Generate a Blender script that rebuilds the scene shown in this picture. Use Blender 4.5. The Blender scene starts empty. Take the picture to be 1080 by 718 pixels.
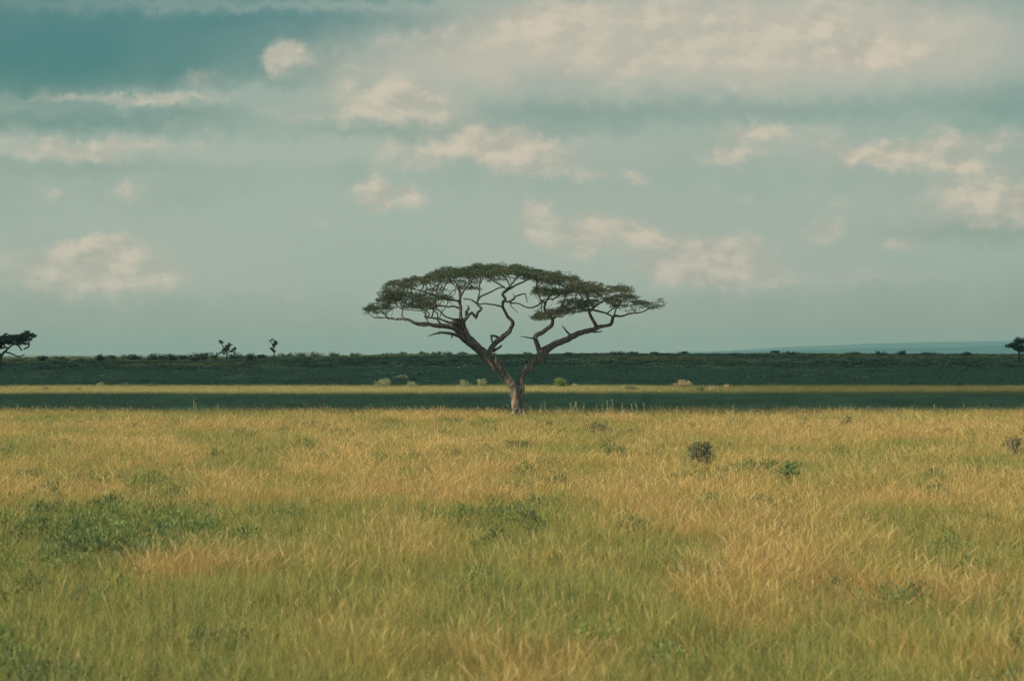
import bpy, math, random
import numpy as np
from mathutils import Vector, kdtree

# ------------------------------------------------------------------ camera
F = 3000.0            # focal length in pixels of the 1080 px wide photograph
CAMZ = 3.28           # standing in an open vehicle; grass tops lie about 0.55 m above the soil
HY = 373.0            # photograph row of the eye level
sc = bpy.context.scene
C = sc.collection
cam_d = bpy.data.cameras.new("camera")
cam = bpy.data.objects.new("camera", cam_d)
C.objects.link(cam)
cam_d.sensor_fit = 'HORIZONTAL'
cam_d.sensor_width = 36.0
cam_d.lens = F / 1080 * 36.0
cam_d.clip_start = 0.5
cam_d.clip_end = 60000
cam.location = (0, 0, CAMZ)
cam.rotation_euler = (math.radians(90) + math.atan((HY - 359) / F), 0, 0)
cam_d.dof.use_dof = True
cam_d.dof.focus_distance = 134
cam_d.dof.aperture_fstop = 3.0
sc.camera = cam

# ------------------------------------------------------------------ light
SUN = Vector((-0.85, -0.34, 0.50)).normalized()      # towards the sun: behind the camera, to its left
elev = math.asin(SUN.z)
azim = math.atan2(SUN.x, SUN.y)
sd = bpy.data.lights.new("sun", 'SUN')
sd.energy = 5.0
sd.angle = math.radians(0.5)
sd.color = (1.0, 0.87, 0.66)
sun = bpy.data.objects.new("sun", sd)
C.objects.link(sun)
sun.location = (-80, -50, 60)
sun.rotation_euler = SUN.to_track_quat('Z', 'Y').to_euler()

sc.view_settings.view_transform = 'Standard'
sc.view_settings.look = 'None'
sc.view_settings.exposure = 0.6
sc.view_settings.gamma = 1.0
sc.cycles.max_bounces = 6
sc.cycles.diffuse_bounces = 3
sc.cycles.transmission_bounces = 4
sc.cycles.volume_bounces = 0
sc.cycles.use_denoising = True
sc.cycles.denoiser = 'OPENIMAGEDENOISE'
sc.cycles.denoising_input_passes = 'RGB_ALBEDO_NORMAL'
sc.cycles.denoising_prefilter = 'NONE'

W = bpy.data.worlds.new("World")
sc.world = W
W.use_nodes = True
W.cycles.sampling_method = 'MANUAL'
W.cycles.sample_map_resolution = 256
wn, wl = W.node_tree.nodes, W.node_tree.links
wn.clear()
BG = 0.1


def inp(sock, v):
    if isinstance(v, bpy.types.NodeSocket):
        sock.id_data.links.new(v, sock)
    else:
        sock.default_value = v


class NT:
    """short-hands for building node trees"""
    def __init__(s, tree):
        s.t = tree

    def n(s, typ, **k):
        o = s.t.nodes.new(typ)
        for a, b in k.items():
            setattr(o, a, b)
        return o

    def m(s, op, a, b=0.0, c=0.0, clamp=False):
        o = s.n('ShaderNodeMath', operation=op, use_clamp=clamp)
        inp(o.inputs[0], a); inp(o.inputs[1], b); inp(o.inputs[2], c)
        return o.outputs[0]

    def v(s, op, a, b=(0, 0, 0), c=(0, 0, 0)):
        o = s.n('ShaderNodeVectorMath', operation=op)
        inp(o.inputs[0], a); inp(o.inputs[1], b)
        if op == 'MULTIPLY_ADD':
            inp(o.inputs[2], c)
        return o.outputs[1] if op in ('DOT_PRODUCT', 'LENGTH') else o.outputs[0]

    def mix(s, f, a, b, typ='MIX'):
        o = s.n('ShaderNodeMix', data_type='RGBA', blend_type=typ)
        inp(o.inputs[0], f); inp(o.inputs[6], a); inp(o.inputs[7], b)
        return o.outputs[2]

    def noise(s, vec, scale, detail=4, rough=0.5, dist=0.0):
        o = s.n('ShaderNodeTexNoise')
        inp(o.inputs['Vector'], vec)
        o.inputs['Scale'].default_value = scale
        o.inputs['Detail'].default_value = detail
        o.inputs['Roughness'].default_value = rough
        o.inputs['Distortion'].default_value = dist
        return o

    def ramp(s, x, lo, hi, a=0.0, b=1.0, smooth=True):
        o = s.n('ShaderNodeMapRange')
        o.interpolation_type = 'SMOOTHSTEP' if smooth else 'LINEAR'
        inp(o.inputs[0], x)
        for i, q in enumerate((lo, hi, a, b)):
            inp(o.inputs[i + 1], q)
        return o.outputs[0]


w = NT(W.node_tree)
sky = w.n('ShaderNodeTexSky', sky_type='NISHITA')
sky.sun_disc = False
sky.sun_elevation = elev
sky.sun_rotation = azim
sky.air_density = 1.0
sky.dust_density = 1.5
tc = w.n('ShaderNodeTexCoord')
sp = w.n('ShaderNodeSeparateXYZ'); inp(sp.inputs[0], tc.outputs['Generated'])
az = w.m('ARCTAN2', sp.outputs[0], sp.outputs[1])
el = w.m('ARCSINE', sp.outputs[2])
cb = w.n('ShaderNodeCombineXYZ')                      # azimuth and elevation of a direction, in units of 100/3000 rad
inp(cb.inputs[0], w.m('MULTIPLY', az, F / 100)); inp(cb.inputs[1], w.m('MULTIPLY', el, F / 100))
AE = cb.outputs[0]
n1 = w.noise(AE, 1.1, 3, 0.55)
n2 = w.noise(AE, 3.6, 7, 0.66)
wv = w.v('MULTIPLY_ADD', w.v('SUBTRACT', n1.outputs['Color'], (.5, .5, .5)), (0.45, 0.28, 0), AE)
wv = w.v('MULTIPLY_ADD', w.v('SUBTRACT', n2.outputs['Color'], (.5, .5, .5)), (0.42, 0.40, 0), wv)


def blobs(lst):
    acc = 0.0
    for x, y, rx, ry, a in lst:
        cx, cy, rx, ry = (x - 540) / 100, (HY - y) / 100, rx / 100, ry / 100
        d = w.v('MULTIPLY_ADD', wv, (1 / rx, 1 / ry, 0), (-cx / rx, -cy / ry, 0))
        e = w.m('POWER', 0.42, w.v('DOT_PRODUCT', d, d))
        acc = w.m('MULTIPLY_ADD', e, a, acc)
    return acc


VEIL = [(-500, 200, 500, 300, .5), (1600, 200, 500, 300, .5), (640, 60, 330, 75, 0.75), (900, 60, 260, 85, 0.7), (420, 120, 190, 40, 0.6), (100, 160, 200, 26, 0.5),
        (180, 106, 160, 10, 0.5), (540, 260, 800, 110, 1.1), (300, 8, 260, 8, 0.45), (20, 120, 60, 6, .3)]
CLOUD = [(299, 62, 20, 17, .9), (285, 72, 12, 10, .5), (214, 88, 28, 15, .5), (345, 64, 40, 20, .35), (400, 104, 52, 24, .85), (455, 112, 50, 18, .6), (305, 122, 60, 6, .45),
         (130, 107, 120, 6, .6), (75, 158, 80, 11, .75), (190, 152, 50, 6, .35), (190, 132, 30, 8, .35),
         (440, 50, 50, 16, .4), (560, 35, 90, 26, .55), (640, 70, 70, 26, .4), (720, 20, 110, 30, .55), (780, 72, 80, 22, .5),
         (860, 40, 50, 24, .45), (935, 60, 60, 20, .65), (900, 10, 60, 14, .4), (1020, 40, 60, 30, .3),
         (440, 163, 60, 14, .55), (520, 150, 60, 20, .8), (560, 165, 60, 14, .5), (545, 184, 35, 7, .5), (625, 184, 34, 10, .4), (672, 190, 14, 7, .6),
         (392, 203, 22, 20, .8), (432, 208, 20, 16, .55), (340, 238, 24, 8, .45), (60, 203, 20, 9, .5), (136, 206, 20, 15, .65),
         (60, 284, 62, 26, .75), (98, 259, 30, 13, .85), (150, 287, 50, 24, .75), (290, 305, 34, 16, .4),
         (605, 246, 46, 24, .75), (567, 224, 17, 13, .5), (683, 250, 28, 18, .7), (760, 272, 62, 25, .85), (700, 290, 50, 14, .4),
         (800, 142, 64, 11, .7), (775, 166, 46, 10, .6), (925, 163, 58, 13, .9), (1030, 150, 60, 14, .6), (1010, 178, 50, 8, .5),
         (1045, 214, 75, 27, .95), (870, 244, 22, 16, .5), (884, 218, 14, 12, .4), (945, 258, 22, 11, .55), (784, 212, 14, 9, .45),
         (900, 296, 130, 12, .35)]
SHADE = [(40, 60, 230, 42, 1.0), (330, 20, 180, 14, .45), (560, 116, 190, 18, .4), (900, 116, 260, 16, .40), (590, 78, 40, 14, .35), (1080, 90, 90, 50, .25),
         (470, 138, 130, 8, .4), (700, 38, 40, 8, .35), (95, 266, 18, 6, .6), (110, 130, 160, 14, .35), (1040, 245, 90, 12, .35),
         (60, 178, 170, 9, .3), (950, 10, 60, 20, .3), (215, 88, 12, 6, .4)]
fb = w.n('ShaderNodeTexNoise'); inp(fb.inputs['Vector'], w.v('MULTIPLY', AE, (1.0, 1.5, 0)))
fb.inputs['Scale'].default_value = 1.5; fb.inputs['Detail'].default_value = 8; fb.inputs['Roughness'].default_value = 0.58
fb2 = w.n('ShaderNodeTexNoise'); inp(fb2.inputs['Vector'], w.v('MULTIPLY_ADD', AE, (1.0, 1.5, 0), (0.10, -0.14, 0)))
fb2.inputs['Scale'].default_value = 1.5; fb2.inputs['Detail'].default_value = 5; fb2.inputs['Roughness'].default_value = 0.58
relief = w.m('SUBTRACT', fb.outputs['Fac'], fb2.outputs['Fac'])
dens = w.m('MULTIPLY', blobs(CLOUD), w.m('MULTIPLY_ADD', fb.outputs['Fac'], 1.9, 0.12))
cfac = w.m('MULTIPLY', w.ramp(dens, 0.15, 0.90), 0.88)
BANK = [(560, 48, 120, 34, .7), (700, 40, 170, 50, .95), (850, 40, 150, 46, .75), (1000, 55, 130, 40, .55), (450, 70, 90, 24, .45), (400, 112, 100, 20, .35), (520, 158, 120, 18, .35),
        (930, 162, 170, 18, .35), (1050, 215, 100, 26, .4), (760, 276, 110, 26, .3), (100, 285, 130, 30, .35), (620, 250, 90, 26, .25), (75, 158, 130, 12, .3)]
bank = w.m('MULTIPLY', blobs(BANK), w.m('MULTIPLY_ADD', fb.outputs['Fac'], .6, .65), clamp=True)
shade = w.m('MULTIPLY', blobs(SHADE), w.m('MULTIPLY_ADD', fb.outputs['Fac'], 0.8, 0.6), clamp=True)
low = w.ramp(w.m('ABSOLUTE', el), 0.0, 0.30, 1.0, 0.0)                     # thin veil, thicker towards the horizon
veil = w.m('MULTIPLY', blobs(VEIL), w.m('MULTIPLY_ADD', n1.outputs['Fac'], 0.4, 0.85), clamp=True)
veil = w.m('MULTIPLY', veil, w.m('MULTIPLY_ADD', shade, -0.85, 1.0, clamp=True))
# unseen dome above and beside the view: broken cloud, brightness added to lift ambient
upn = w.noise(tc.outputs['Generated'], 3.0, 5, .6)
upc = w.m('MULTIPLY', w.ramp(w.v('DOT_PRODUCT', tc.outputs['Generated'], (0, 1, 0)), .78, .95, 1, 0), w.ramp(upn.outputs['Fac'], .36, .60, .3, 1))


EX = 2 ** 0.6


def k10(r, g, b):
    return (r / BG / EX, g / BG / EX, b / BG / EX, 1)


clear = w.mix(1.0, sky.outputs[0], (0.15, 0.36, 0.33, 1), 'MULTIPLY')
c1 = w.mix(w.m('MULTIPLY', veil, 0.9), clear, k10(.42, .495, .418))
cloudcol = w.mix(w.ramp(relief, -0.12, 0.12), k10(.475, .465, .38), k10(.67, .59, .465))
c1 = w.mix(w.m('MULTIPLY', bank, .82), c1, k10(.56, .515, .425))
c2 = w.mix(w.m('MULTIPLY', cfac, w.m('MULTIPLY_ADD', shade, -0.5, 1.0, clamp=True)), c1, cloudcol)
c2 = w.mix(w.ramp(el, 0.0, 0.030, .7, 0), c2, k10(.42, .45, .36))
c2 = w.mix(upc, c2, k10(1.12, 1.42, 1.56))
bgn = w.n('ShaderNodeBackground'); inp(bgn.inputs[0], c2); bgn.inputs[1].default_value = BG
wo = w.n('ShaderNodeOutputWorld'); wl.new(bgn.outputs[0], wo.inputs[0])

# ------------------------------------------------------------------ helpers
rng = np.random.default_rng(7)
random.seed(7)


def P(px, py, Y):
    return Vector(((px - 540) * Y / F, Y, CAMZ + (HY - py) * Y / F))


def tag(o, label=None, cat=None, group=None, kind=None):
    if label: o['label'] = label
    if cat: o['category'] = cat
    if group: o['group'] = group
    if kind: o['kind'] = kind
    return o


def empty(name, loc):
    o = bpy.data.objects.new(name, None)
    o.empty_display_size = 0.5
    C.objects.link(o)
    o.location = loc
    return o


def link_mesh(name, verts, faces, mat, parent=None, attrs=None, smooth=False):
    """mesh object; verts are world positions, shifted when the parent stands elsewhere"""
    verts = np.asarray(verts, dtype=np.float32)
    if parent is not None:
        verts = verts - np.array(parent.location, dtype=np.float32)
    me = bpy.data.meshes.new(name)
    if isinstance(faces, np.ndarray):
        nf, k = faces.shape
        me.vertices.add(len(verts)); me.vertices.foreach_set('co', verts.ravel())
        me.loops.add(nf * k); me.loops.foreach_set('vertex_index', faces.astype(np.int32).ravel())
        me.polygons.add(nf); me.polygons.foreach_set('loop_start', np.arange(0, nf * k, k, dtype=np.int32))
        me.update(calc_edges=True)
    else:
        me.from_pydata(verts.tolist(), [], faces)
    for nm, (dom, arr) in (attrs or {}).items():
        a = me.attributes.new(nm, 'FLOAT', dom)
        a.data.foreach_set('value', np.asarray(arr, dtype=np.float32).ravel())
    if smooth:
        me.polygons.foreach_set('use_smooth', np.ones(len(me.polygons), dtype=bool))
    if mat: me.materials.append(mat)
    o = bpy.data.objects.new(name, me)
    if parent is not None:
        o.parent = parent
    C.objects.link(o)
    return o


def vnoise(x, y, seed=0):
    """smooth value noise for numpy arrays, 0..1"""
    xi, yi = np.floor(x).astype(np.int64), np.floor(y).astype(np.int64)
    fx, fy = x - xi, y - yi
    fx = fx * fx * (3 - 2 * fx); fy = fy * fy * (3 - 2 * fy)

    def h(a, b):
        n = (a * 374761393 + b * 668265263 + seed * 982451653) & 0xffffffff
        n = ((n ^ (n >> 13)) * 1274126177) & 0xffffffff
        return ((n ^ (n >> 16)) & 0xffff) / 65535.0
    return (h(xi, yi) * (1 - fx) + h(xi + 1, yi) * fx) * (1 - fy) + (h(xi, yi + 1) * (1 - fx) + h(xi + 1, yi + 1) * fx) * fy


def fbm(x, y, seed=0, o=3):
    s = 0; a = 0.5; t = 0
    for i in range(o):
        s = s + a * vnoise(x * 2 ** i, y * 2 ** i, seed + i); t += a; a *= .55
    return s / t


# ------------------------------------------------------------------ materials
def mat(name):
    m = bpy.data.materials.new(name); m.use_nodes = True
    m.node_tree.nodes.clear()
    return m, NT(m.node_tree)


def out_bsdf(t, col, rough=0.8, trans=0.0, bump=None, spec=0.3):
    b = t.n('ShaderNodeBsdfPrincipled')
    inp(b.inputs['Base Color'], col); inp(b.inputs['Roughness'], rough)
    b.inputs['Specular IOR Level'].default_value = spec
    if bump is not None: inp(b.inputs['Normal'], bump)
    o = t.n('ShaderNodeOutputMaterial')
    sh = b.outputs[0]
    if trans:
        tr = t.n('ShaderNodeBsdfTranslucent'); inp(tr.inputs[0], col)
        mx = t.n('ShaderNodeMixShader'); mx.inputs[0].default_value = trans
        inp(mx.inputs[1], sh); inp(mx.inputs[2], tr.outputs[0]); sh = mx.outputs[0]
    t.t.links.new(sh, o.inputs[0])


def attr(t, name, typ='GEOMETRY'):
    a = t.n('ShaderNodeAttribute', attribute_name=name)
    a.attribute_type = typ
    return a


def leaf_material(name, a, b, trans=0.25, rough=0.65, yellow=None):
    m, t = mat(name)
    f = attr(t, 'rnd').outputs['Fac']
    col = t.mix(f, a + (1,), b + (1,))
    if yellow:
        col = t.mix(t.ramp(attr(t, 'rnd2').outputs['Fac'], 0.78, 1.0), col, yellow + (1,))
    out_bsdf(t, col, rough, trans)
    return m


def bark_material(name, dark, light, wood=None):
    m, t = mat(name)
    g = t.n('ShaderNodeTexCoord').outputs['Object']
    n = t.noise(t.v('MULTIPLY', g, (1, 1, .35)), 14, 6, .7)
    col = t.mix(t.ramp(n.outputs['Fac'], .36, .64), dark + (1,), light + (1,))
    if wood:
        n2_ = t.noise(t.v('MULTIPLY', g, (1.3, 1.3, .55)), 2.6, 5, .62)
        wc = t.mix(t.ramp(n.outputs['Fac'], .4, .6), wood + (1,), (wood[0] * 1.25, wood[1] * 1.35, wood[2] * 1.5, 1))
        pz = t.n('ShaderNodeSeparateXYZ'); inp(pz.inputs[0], g)
        amt = t.m('MULTIPLY', t.ramp(n2_.outputs['Fac'], .52, .57), t.ramp(pz.outputs[2], 2.4, 3.4, 1, .12))
        col = t.mix(amt, col, wc)
    bp = t.n('ShaderNodeBump'); bp.inputs['Strength'].default_value = 0.9; bp.inputs['Distance'].default_value = 0.05
    inp(bp.inputs['Height'], n.outputs['Fac'])
    out_bsdf(t, col, 0.9, bump=bp.outputs[0], spec=.15)
    return m


M_BARK = bark_material('acacia_bark', (.030, .027, .022), (.11, .10, .078), (.17, .12, .072))
M_TWIG = bark_material('twig_bark', (.035, .03, .025), (.10, .085, .065))
M_FARBARK = bark_material('far_bark', (.03, .035, .03), (.06, .06, .045))
M_LEAF = leaf_material('acacia_leaves', (.020, .037, .018), (.058, .082, .036), .2, yellow=(.115, .10, .045))
M_FARLEAF = leaf_material('far_leaves', (.018, .036, .022), (.035, .055, .03), .15)
M_PALE = leaf_material('pale_shrub', (.15, .17, .07), (.36, .35, .17), .25, yellow=(.52, .46, .26))
M_TAN = leaf_material('tan_shrub', (.22, .18, .08), (.38, .29, .15), .2, yellow=(.46, .32, .19))
M_GREENS = leaf_material('green_shrub', (.09, .13, .03), (.20, .24, .06), .25)
M_DKSHRUB = leaf_material('dark_shrub', (.040, .055, .024), (.115, .13, .05), .2, yellow=(.22, .17, .075))
M_GLEAF = leaf_material('leafy_clump', (.07, .105, .035), (.14, .18, .05), .25)
M_WEED = leaf_material('weed_flower', (.14, .17, .075), (.34, .34, .17), .25)
M_DRYSTEM = bark_material('dry_stem', (.10, .08, .05), (.28, .22, .13))

# ------------------------------------------------------------------ ground: one sheet to the horizon
RIDGE = 880.0


def ramp01(v, a, b):
    q = np.clip((v - a) / (b - a), 0, 1)
    return q * q * (3 - 2 * q)


def ground_z(x, y):
    x = np.asarray(x, dtype=float); y = np.asarray(y, dtype=float)
    px = 540 + F * x / np.maximum(y, 200)
    top = 1.85 + 1.05 * ramp01(px, 150, 620)
    top = top + 0.35 * (vnoise(px / 90.0, px * 0 + 3.3, 5) - .5)
    up = np.clip((y - 255) / (RIDGE - 255), 0, 1)
    z = top * up ** 0.9
    z = z - 8.7 * ramp01(y, RIDGE + 30, 2400)
    und = (fbm(x / 26.0, y / 40.0, 9) - .5) * 0.55 * ramp01(y, 255, 420) * (1 - ramp01(y, 1500, 2500))
    near = (fbm(x / 9.0, y / 14.0, 4) - .5) * 0.10
    return z + und + near


ys = np.concatenate([np.arange(-400, 0, 50), np.arange(0, 260, 4), np.arange(260, 1000, 10), np.arange(1000, 3000, 100),
                     np.arange(3000, 20001, 1000)]).astype(float)
av = np.linspace(-1, 1, 241)
av = np.sign(av) * np.abs(av) ** 1.6
XX = av[None, :] * (300 + 1.0 * np.maximum(ys, 0)[:, None])
YY = np.repeat(ys[:, None], len(av), 1)
ZZ = ground_z(XX, YY)
gv = np.stack([XX, YY, ZZ], -1).reshape(-1, 3)
r_, c_ = len(ys), len(av)
i0 = (np.arange(r_ - 1)[:, None] * c_ + np.arange(c_ - 1)[None, :]).ravel()
gf = np.stack([i0, i0 + 1, i0 + c_ + 1, i0 + c_], -1)
m_ground, t = mat('savanna_soil')
gp = t.n('ShaderNodeNewGeometry').outputs['Position']
a1 = t.noise(t.v('MULTIPLY', gp, (1, .5, 1)), .25, 5, .6)
a2 = t.noise(gp, 3.0, 4, .6)
gcol = t.mix(t.ramp(a1.outputs['Fac'], .4, .6), (.10, .085, .035, 1), (.06, .07, .025, 1))
gcol = t.mix(t.m('MULTIPLY', t.ramp(a2.outputs['Fac'], .45, .7), .5), gcol, (.16, .125, .055, 1))
gy = t.n('ShaderNodeSeparateXYZ'); inp(gy.inputs[0], gp)
farc = t.mix(t.ramp(t.noise(t.v('MULTIPLY', gp, (1, .25, 1)), .05, 5, .6).outputs['Fac'], .42, .62), (.040, .062, .028, 1), (.060, .078, .035, 1))
gcol = t.mix(t.ramp(gy.outputs[1], 240, 262), gcol, farc)
out_bsdf(t, gcol, .95, spec=.1)
ground = link_mesh('ground', gv, gf, m_ground, smooth=True)
tag(ground, kind='structure')

# far hills, some of the blue of the haze put into their colour
m_hill, t = mat('far_hill_haze_tint')
out_bsdf(t, (.028, .085, .075, 1), .95, spec=.05)


def hills(name, Y, prof, depth):
    """a low range: ridge heights given as photograph rows, real slopes on both sides"""
    xs = np.linspace(prof[0][0], prof[-1][0], 160)
    hy = np.interp(xs, [p[0] for p in prof], [p[1] for p in prof]) + (fbm(xs / 40.0, xs * 0, 21) - .5) * 1.0
    rows = []
    for q in np.linspace(-1, 1, 15):
        yy = Y + q * depth
        top = CAMZ + (HY - hy) * Y / F
        base = -7.0
        zz = base + (top - base) * (0.5 + 0.5 * math.cos(math.pi * q)) - (1.5 if abs(q) == 1 else 0)
        zz = zz + (fbm(xs / 12.0, xs * 0 + q * 5, 31) - .5) * 6 * (1 - q * q) * (abs(q) > .05)
        rows.append(np.stack([(xs - 540) * Y / F, np.full_like(xs, yy), zz], -1))
    v = np.concatenate(rows); n = len(xs)
    i = (np.arange(14)[:, None] * n + np.arange(n - 1)[None, :]).ravel()
    o = link_mesh(name, v, np.stack([i, i + 1, i + n + 1, i + n], -1), m_hill, smooth=True)
    tag(o, kind='structure')


hills('hills', 8500, [(400, 377), (640, 374), (740, 371), (800, 370), (870, 368.6), (930, 367.0), (1000, 366), (1060, 364.3), (1140, 363), (1300, 365), (1500, 374)], 900)
hills('hills', 15500, [(700, 374), (780, 369), (850, 365.0), (930, 362), (1000, 360.0), (1060, 359.5), (1150, 360), (1300, 363), (1500, 373)], 1800)

# clouds overhead, behind and above the camera: their shadows make the dark bands on the plain
m_cloud, t = mat('cloud_white')
out_bsdf(t, (.85, .85, .85, 1), 1.0, trans=.3, spec=0)
CH = 620.0


def cloud(corners, seed, thick=9.0, lump=3.0):
    """corners: outline of the patch of plain this cloud shades, walked around; lens-shaped lumpy body at height CH"""
    cc = np.array(corners, dtype=float)
    n = 900
    ln_ = np.linalg.norm(np.roll(cc, -1, 0) - cc, axis=1); cum = np.concatenate([[0], np.cumsum(ln_)])
    q_ = np.linspace(0, cum[-1], n, endpoint=False)
    k = np.clip(np.searchsorted(cum, q_, 'right') - 1, 0, len(cc) - 1); f = ((q_ - cum[k]) / ln_[k])[:, None]
    ring = cc[k] * (1 - f) + cc[(k + 1) % len(cc)] * f
    d = (np.roll(ring, -1, 0) - np.roll(ring, 1, 0)); d /= np.linalg.norm(d, axis=1)[:, None] + 1e-9
    nrm = np.stack([d[:, 1], -d[:, 0]], -1)
    arc = np.concatenate([[0], np.cumsum(np.linalg.norm(np.diff(ring, axis=0), axis=1))])
    ring = ring + nrm * ((fbm(arc / 22.0, arc * 0, seed) - .5) * 2 * lump + (vnoise(arc / 2.2, arc * 0, seed + 9) - .5) * 7)[:, None]
    off = -np.array([SUN.x, SUN.y]) / SUN.z * CH
    ring = ring - off
    cen = ring.mean(0)
    verts = []; L = 12
    levels = [(1.0, 0.0)] + [(s, (1 - s) ** .5) for s in np.linspace(.97, .05, L)]
    for s, h in levels:
        p = cen + (ring - cen) * s
        verts.append(np.stack([p[:, 0], p[:, 1], CH + thick * h * (0.6 + .8 * fbm(p[:, 0] / 25, p[:, 1] / 12, seed + 3))], -1))
    for s, h in levels[1:]:
        p = cen + (ring - cen) * s
        verts.append(np.stack([p[:, 0], p[:, 1], CH - 2.0 * h * (0.5 + fbm(p[:, 0] / 20, p[:, 1] / 9, seed + 5))], -1))
    v = np.concatenate(verts)
    faces = []
    def strip(a, b):
        for i in range(n):
            j = (i + 1) % n
            faces.append((a * n + i, a * n + j, b * n + j, b * n + i))
    for a in range(L): strip(a, a + 1)
    strip(0, L + 1)
    for a in range(L + 1, 2 * L): strip(a, a + 1)
    faces.append([L * n + i for i in range(n)]); faces.append([2 * L * n + i for i in range(n)])
    o = link_mesh('cloud', v, faces, m_cloud, smooth=True)
    tag(o, kind='structure')


cloud([(-160, 141), (-60, 141), (-20, 143), (0, 141), (60, 140), (160, 140), (160, 212), (60, 212), (25, 208), (0, 205), (-40, 205), (-160, 205)], 3, lump=7)
cloud([(-400, 250), (-60, 248), (0, 248), (200, 250), (900, 250), (1300, 2600), (250, 2400), (60, 900), (-20, 700), (-60, 560), (-120, 520), (-400, 480)], 8, thick=20, lump=6)

def leaf_cards(pos, n_each, spread, length, width, r, flat=.45, up=0.0, curl=0):
    """small pointed leaf faces around given points; returns verts, quads, rnd"""
    pos = np.repeat(np.asarray(pos, dtype=float), n_each, 0)
    n = len(pos)
    off = r.normal(0, 1, (n, 3)); off /= np.linalg.norm(off, axis=1)[:, None]
    off *= (r.uniform(0, 1, (n, 1)) ** .45)
    sp_ = spread if np.ndim(spread) == 0 else np.repeat(np.asarray(spread), n_each)[:, None]
    off = off * sp_ * np.array([1, 1, flat])
    c = pos + off
    d = off / (np.linalg.norm(off, axis=1)[:, None] + 1e-6) + r.normal(0, .6, (n, 3)) + np.array([0, 0, up])
    d /= np.linalg.norm(d, axis=1)[:, None]
    s = np.cross(d, r.normal(0, 1, (n, 3))); s /= np.linalg.norm(s, axis=1)[:, None]
    L = length * r.uniform(.6, 1.3, (n, 1)); Wd = width * r.uniform(.6, 1.3, (n, 1))
    v = np.stack([c - d * L * .5, c + s * Wd * .5, c + d * L * .5, c - s * Wd * .5], 1).reshape(-1, 3)
    f = np.arange(n * 4).reshape(-1, 4)
    return v, f, np.repeat(r.uniform(size=n), 4), n


# ------------------------------------------------------------------ grass
def blades(n, h, spread, width, lean, curl, head=0.0, hw=2.2, seg=4, r=None, wind=(0.35, 0.0)):
    """n curved blades, each a strip; returns verts, quads and per-vertex attributes"""
    r = r or rng
    V, Fq, T, R, H = [], [], [], [], []
    for b in range(n):
        a = r.uniform(0, 2 * math.pi); q = spread * math.sqrt(r.uniform())
        bx, by = q * math.cos(a), q * math.sin(a)
        la = r.uniform(0, 2 * math.pi)
        ln = abs(r.normal(0, lean)) + .04
        dx, dy = math.cos(la) * ln + wind[0] * r.uniform(.2, 1) * .5, math.sin(la) * ln + wind[1]
        hh = h * r.uniform(.55, 1.05); ww = width * r.uniform(.7, 1.3)
        fa = r.uniform(0, math.pi); fx, fy = math.cos(fa), math.sin(fa)
        isH = r.uniform() < head
        rn = r.uniform()
        st = len(V)
        for i in range(seg + 1):
            s = i / seg
            k = s + curl * s * s
            cx, cy = bx + dx * k * hh, by + dy * k * hh
            cz = hh * (s - .28 * min(1.2, math.hypot(dx, dy)) * s * s)
            wd = ww * (1 - .85 * s)
            if isH:
                wd = ww * .6
                if s >= .85: wd = ww * hw * (.8 if s < .95 else .2)
            V.append((cx - fx * wd / 2, cy - fy * wd / 2, cz)); V.append((cx + fx * wd / 2, cy + fy * wd / 2, cz))
            T += [s, s]; R += [rn, rn]; H += [1.0 if (isH and s >= .85) else 0.0] * 2
        for i in range(seg):
            Fq.append((st + 2 * i, st + 2 * i + 1, st + 2 * i + 3, st + 2 * i + 2))
    return V, Fq, T, R, H


def tuft_mesh(name, parts, m):
    V, Q, T, R, H = [], [], [], [], []
    for p in parts:
        v, q, t_, r__, h_ = blades(**p)
        o = len(V); V += v; Q += [tuple(i + o for i in f) for f in q]; T += t_; R += r__; H += h_
    me = bpy.data.meshes.new(name); me.from_pydata(V, [], Q)
    for nm, ar in (('t', T), ('rnd', R), ('head', H)):
        me.attributes.new(nm, 'FLOAT', 'POINT').data.foreach_set('value', np.array(ar, dtype=np.float32))
    me.materials.append(m)
    return bpy.data.objects.new(name, me)


m_grass, t = mat('grass_blade')
ic = attr(t, 'tint', 'INSTANCER').outputs['Color']
rn_ = attr(t, 'rnd').outputs['Fac']; hd = attr(t, 'head').outputs['Fac']; tt = attr(t, 't').outputs['Fac']
cr = t.n('ShaderNodeValToRGB'); inp(cr.inputs[0], rn_)
cr.color_ramp.interpolation = 'CONSTANT'
PAL = [(0, (.07, .09, .022)), (.14, (.13, .155, .032)), (.26, (.26, .21, .05)), (.42, (.40, .27, .07)), (.56, (.50, .33, .10)), (.68, (.46, .21, .07)), (.76, (.08, .06, .03)), (.88, (.60, .43, .16)), (.93, (.32, .28, .06))]
el_ = cr.color_ramp.elements
el_[0].position, el_[0].color = 0, PAL[0][1] + (1,)
el_[1].position, el_[1].color = PAL[1][0], PAL[1][1] + (1,)
for p_, c_ in PAL[2:]:
    e_ = el_.new(p_); e_.color = c_ + (1,)
gc = t.mix(.42, ic, cr.outputs[0])
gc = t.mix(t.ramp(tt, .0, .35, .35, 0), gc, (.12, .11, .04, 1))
gc = t.mix(t.m('MULTIPLY', hd, .6), gc, t.mix(rn_, (.50, .35, .13, 1), (.50, .31, .16, 1)))
out_bsdf(t, gc, .6, .28, spec=.25)


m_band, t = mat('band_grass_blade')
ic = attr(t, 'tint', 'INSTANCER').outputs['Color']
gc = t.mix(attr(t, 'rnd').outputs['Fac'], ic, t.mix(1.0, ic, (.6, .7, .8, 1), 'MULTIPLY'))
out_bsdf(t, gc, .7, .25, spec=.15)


def lib(name, objs):
    c = bpy.data.collections.new(name)
    for o in objs: c.objects.link(o)
    return c


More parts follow.
